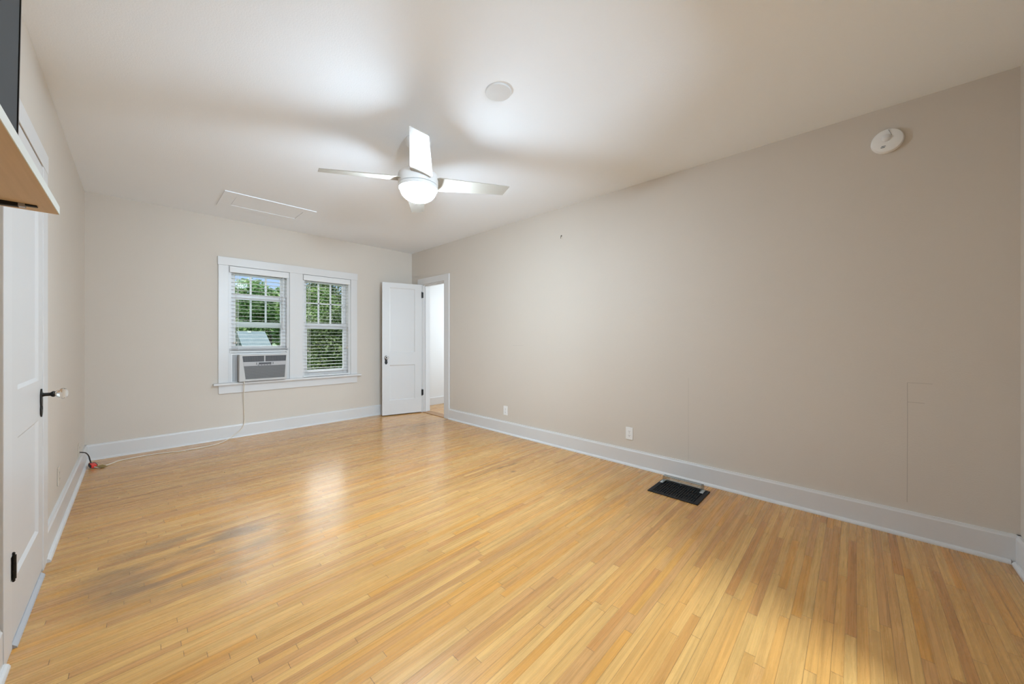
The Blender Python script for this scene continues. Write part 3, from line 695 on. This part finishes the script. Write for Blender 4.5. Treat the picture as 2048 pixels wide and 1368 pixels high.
# ------------------------------------------------------------------ floor register and deflector
VX0, VX1, VY0, VY1 = 3.084, 3.390, -4.562, -4.200
t = thing('floor_vent', 'black metal floor register in the floorboards by the right wall', 'vent', ((VX0 + VX1) / 2, (VY0 + VY1) / 2, 0))
b = B(); r_ = .032; h_ = .007
bx(b, VX0, VX1, VY0, VY0 + r_, 0, h_); bx(b, VX0, VX1, VY1 - r_, VY1, 0, h_); bx(b, VX0, VX0 + r_, VY0 + r_, VY1 - r_, 0, h_); bx(b, VX1 - r_, VX1, VY0 + r_, VY1 - r_, 0, h_)
part('register_frame', b, BLACKM, t, bevel=.003)
b = B(); bx(b, VX0 + r_, VX1 - r_, VY0 + r_, VY1 - r_, .0005, .0015); part('duct_shade_sheet', b, VOID, t)  # flat black sheet standing in for the shade down the duct
b = B()
n = 17
for k in range(n):
    y = VY0 + r_ + (k + .5) * (VY1 - VY0 - 2 * r_) / n; bx(b, VX0 + r_, VX1 - r_, y - .0022, y + .0022, .0015, .006)
for x in (VX0 + .11, VX0 + .20): bx(b, x - .002, x + .002, VY0 + r_, VY1 - r_, .0015, .0052)
part('register_bars', b, BLACKM, t)
t = thing('vent_deflector', 'clear plastic air deflector standing on the black floor vent', 'air deflector', (3.37, -4.38, .007))
b = B()
prof = [(3.392, .0075), (3.398, .030), (3.388, .050), (3.362, .060), (3.330, .061)]; prof2 = [(x - .0025, z - .0025) for x, z in prof[::-1]]
prism(b, prof + prof2, lambda u, v, w: (u, w, v), -4.515, -4.232); part('deflector_hood', b, ACRYL, t)
for ya, yb in ((-4.518, -4.515), (-4.232, -4.229)):
    b = B(); prism(b, [(3.392, .0075), (3.398, .030), (3.388, .050), (3.362, .060), (3.330, .061), (3.302, .0075)], lambda u, v, w: (u, w, v), ya, yb); part('end_cheek', b, ACRYL, t)
b = B(); bx(b, 3.328, 3.333, -4.518, -4.229, .058, .063); bx(b, 3.386, 3.395, -4.515, -4.232, .008, .011); part('front_lip', b, ACRYLE, t, bevel=.001)
for ya in (-4.534, -4.236):
    b = B(); bx(b, 3.300, 3.376, ya, ya + .024, .0072, .0125); part('magnet_strip', b, ACRYLE, t, bevel=.002)

# ------------------------------------------------------------------ shelf, bracket, television
t = thing('wall_shelf', 'light wood shelf with white edge, mounted on the left wall below the television', 'shelf', (0, -4.55, 1.452))
SX, SY1, SY0, SZ = .228, -4.088, -5.18, 1.452
b = B(); bx(b, 0, SX - .0012, SY0, SY1 - .0012, SZ, SZ + .018); part('board', b, SHELFM, t)
b = B(); bx(b, SX - .0012, SX, SY0, SY1, SZ + .0003, SZ + .018); bx(b, 0, SX, SY1 - .0012, SY1, SZ + .0003, SZ + .018); part('edge_band', b, EDGE, t)
for y in (SY1 - .052, SY0 + .09):
    b = B(); prism(b, [(0, 0), (.204, 0), (.204, -.0028), (.182, -.0034), (.180, -.0075), (.12, -.010), (.07, -.017), (.03, -.05), (.012, -.085), (0, -.14)], lambda u, v, w: (u, w, SZ + v), y - .006, y + .006)
    br = part('shelf_bracket', b, BLACKM, t, bevel=.0008)
    b = B(); bx(b, .1805, .189, y - .0062, y + .0062, SZ - .0068, SZ - .0005); part('bracket_end_clip', b, STEEL, br)
tv = thing('television', 'dark flat television above the wooden shelf at the top left edge', 'television', (.19, -4.66, SZ + .018))
TZ0, TZ1, TY0, TY1 = SZ + .024, SZ + .47, -5.02, -4.302
def lean(bm): bm.transform(Matrix.Translation((.2, 0, TZ0)) @ Matrix.Rotation(R(.8), 4, 'Y') @ Matrix.Translation((-.2, 0, -TZ0)))
b = B(); bx(b, .160, .1985, TY0, TY1, TZ0, TZ1); lean(b); part('tv_cabinet', b, TVK, tv, bevel=.004)
b = B(); w_ = .0045
bx(b, .1975, .2015, TY0, TY1, TZ0, TZ0 + w_); bx(b, .1975, .2015, TY0, TY1, TZ1 - w_, TZ1); bx(b, .1975, .2015, TY0, TY0 + w_, TZ0 + w_, TZ1 - w_); bx(b, .1975, .2015, TY1 - w_, TY1, TZ0 + w_, TZ1 - w_)
lean(b); part('bezel', b, TVB, tv)
b = B(); bx(b, .1980, .2000, TY0 + w_, TY1 - w_, TZ0 + w_, TZ1 - w_); lean(b); part('screen', b, TVS, tv)
for y in (TY0 + .12, TY1 - .12):
    b = B(); bx(b, .10, .222, y - .012, y + .012, SZ + .018, SZ + .025); part('foot', b, TVB, tv, bevel=.002)

# ------------------------------------------------------------------ outside: ground, neighbour's roof, trees
b = B(); bx(b, -200, 400, .3, 480, -3.3, -3.0)
o = obj('ground', b, plain('lawn', (.10, .17, .05), .9, var=.3, vscale=.5)); struct(o, 'green lawn far below the windows', 'ground')
def shingle():
    m, t, b_ = mat('blue_grey_shingles'); b_.inputs['Roughness'].default_value = .85
    ge = N(t, 'ShaderNodeNewGeometry'); br = N(t, 'ShaderNodeTexBrick'); br.inputs['Scale'].default_value = 1
    br.inputs['Brick Width'].default_value = .5; br.inputs['Row Height'].default_value = .16; br.inputs['Mortar Size'].default_value = .012
    br.inputs['Color1'].default_value = (.31, .37, .37, 1); br.inputs['Color2'].default_value = (.24, .30, .31, 1); br.inputs['Mortar'].default_value = (.20, .25, .26, 1)
    t.links.new(ge.outputs['Position'], br.inputs[0]); t.links.new(br.outputs[0], b_.inputs['Base Color']); return m
hs = thing('neighbour_house', 'small house with blue grey shingle roof beyond the left window', 'house', (11.2, 54.3, -3))
RX0, RX1, RY, RZ, SL = 9.60, 12.75, 54.3, 2.26, .53
b = B(); prism(b, [(RY, RZ), (RY - 4.6, RZ - 4.6 * SL), (RY - 4.6, RZ - 4.6 * SL - .15), (RY, RZ - .15), (RY + 4.6, RZ - 4.6 * SL - .15), (RY + 4.6, RZ - 4.6 * SL)], lambda u, v, w: (w, u, v), RX0, RX1); rf = part('roof', b, shingle(), hs)
b = B(); bx(b, RX0 + .3, RX1 - .3, RY - 4.1, RY + 4.1, -3, RZ - 4.6 * SL - .1); part('house_wall', b, plain('white_siding', (.75, .76, .76), .7, var=.05), hs)
b = B(); bx(b, 10.75, 11.1, RY - .45, RY - .05, RZ - .22, RZ + .03); part('roof_vent', b, plain('vent_white', (.8, .85, .8), .5), rf)

def rnd(): return random.random()
def tree(name, label, x, y, rx, rz, zc, n, ls, m, trunk_r=.25, blobs=7, seed=1, group='trees beyond the windows'):
    random.seed(seed)
    t = thing(name, label, 'tree', (x, y, -3), group)
    cs = [(x + (rnd() - .5) * rx * 1.1, y + (rnd() - .5) * rx * 1.1, zc + (rnd() - .5) * rz * 1.2, rx * (.38 + .3 * rnd()), rz * (.35 + .3 * rnd())) for _ in range(blobs)]
    V = []; Fc = []
    for i in range(n):
        c = cs[int(rnd() * blobs)]
        while True:
            a, e_, d = rnd() * 2 - 1, rnd() * 2 - 1, rnd() * 2 - 1; q = a * a + e_ * e_ + d * d
            if .25 < q < 1: break
        p = Vector((c[0] + a * c[3], c[1] + e_ * c[3], c[2] + d * c[4]))
        nrm = Vector((rnd() - .5, rnd() - .5, rnd() * .8 - .1)).normalized(); s = nrm.orthogonal().normalized(); s.rotate(Matrix.Rotation(rnd() * 6.28, 3, nrm)); r_ = nrm.cross(s)
        L_ = ls * (.6 + .8 * rnd()); k = len(V)
        V += [p - s * L_, p + r_ * L_ * .45 + nrm * L_ * .1, p + s * L_, p - r_ * L_ * .45 + nrm * L_ * .1]; Fc.append((k, k + 1, k + 2, k + 3))
    me = bpy.data.meshes.new('foliage'); me.from_pydata([tuple(v) for v in V], [], Fc); me.materials.append(m)
    f = bpy.data.objects.new('foliage', me); COL.objects.link(f); f.parent = t; f.matrix_parent_inverse = Matrix.Translation((-x, -y, 3))
    b = B(); tube(b, [(x, y, -3), (x + .1, y, -3 + (zc + 3) * .5), (x - .05, y + .1, zc)], [trunk_r, trunk_r * .75, trunk_r * .4], 10)
    for c in cs: tube(b, [(x, y, -3 + (zc + 3) * .55), ((x + c[0]) / 2, (y + c[1]) / 2, (zc + c[2]) / 2), (c[0], c[1], c[2])], [trunk_r * .4, trunk_r * .25, trunk_r * .08], 7)
    part('trunk', b, BARK, t, smooth=True)
    return t
LA = leaf_mat('leaves_light', (.14, .27, .08), (.38, .50, .22), .5)
LB = leaf_mat('leaves_mid', (.10, .20, .045), (.27, .37, .12), .6)
LC = leaf_mat('leaves_dark', (.055, .10, .025), (.19, .24, .085), 1.2)
tree('broadleaf_tree', 'pale green tree rising behind the shingle roof in the left window', 15.6, 65, 6.2, 6.0, 5.0, 16000, .30, LA, .4, 9, 3)
tree('broadleaf_tree', 'farthest green tree showing below the sky at the top left of the left window', 14.6, 88, 7.0, 5.6, 3.9, 15000, .34, LB, .4, 8, 4)
tree('broadleaf_tree', 'dense green tree right of the roof in the left window', 14.9, 46.5, 3.6, 5.2, 2.0, 16000, .22, LB, .35, 9, 5)
tree('shade_tree', 'large dark tree filling the lower part of the right window', 8.2, 16.5, 2.1, 2.3, .6, 15000, .10, LC, .25, 10, 6)
tree('shade_tree', 'mid green tree above the dark one in the right window', 9.4, 22.4, 2.2, 2.8, 2.5, 13000, .11, LB, .25, 9, 8)
tree('shade_tree', 'tall leafy tree with sky gaps at the upper right of the right window', 12.6, 28.6, 2.7, 3.4, 5.6, 4200, .14, LC, .25, 9, 9)
tree('shade_tree', 'tree farthest back in the right window behind the others', 14.6, 38, 4.0, 4.0, 2.2, 15000, .18, LB, .3, 9, 10)
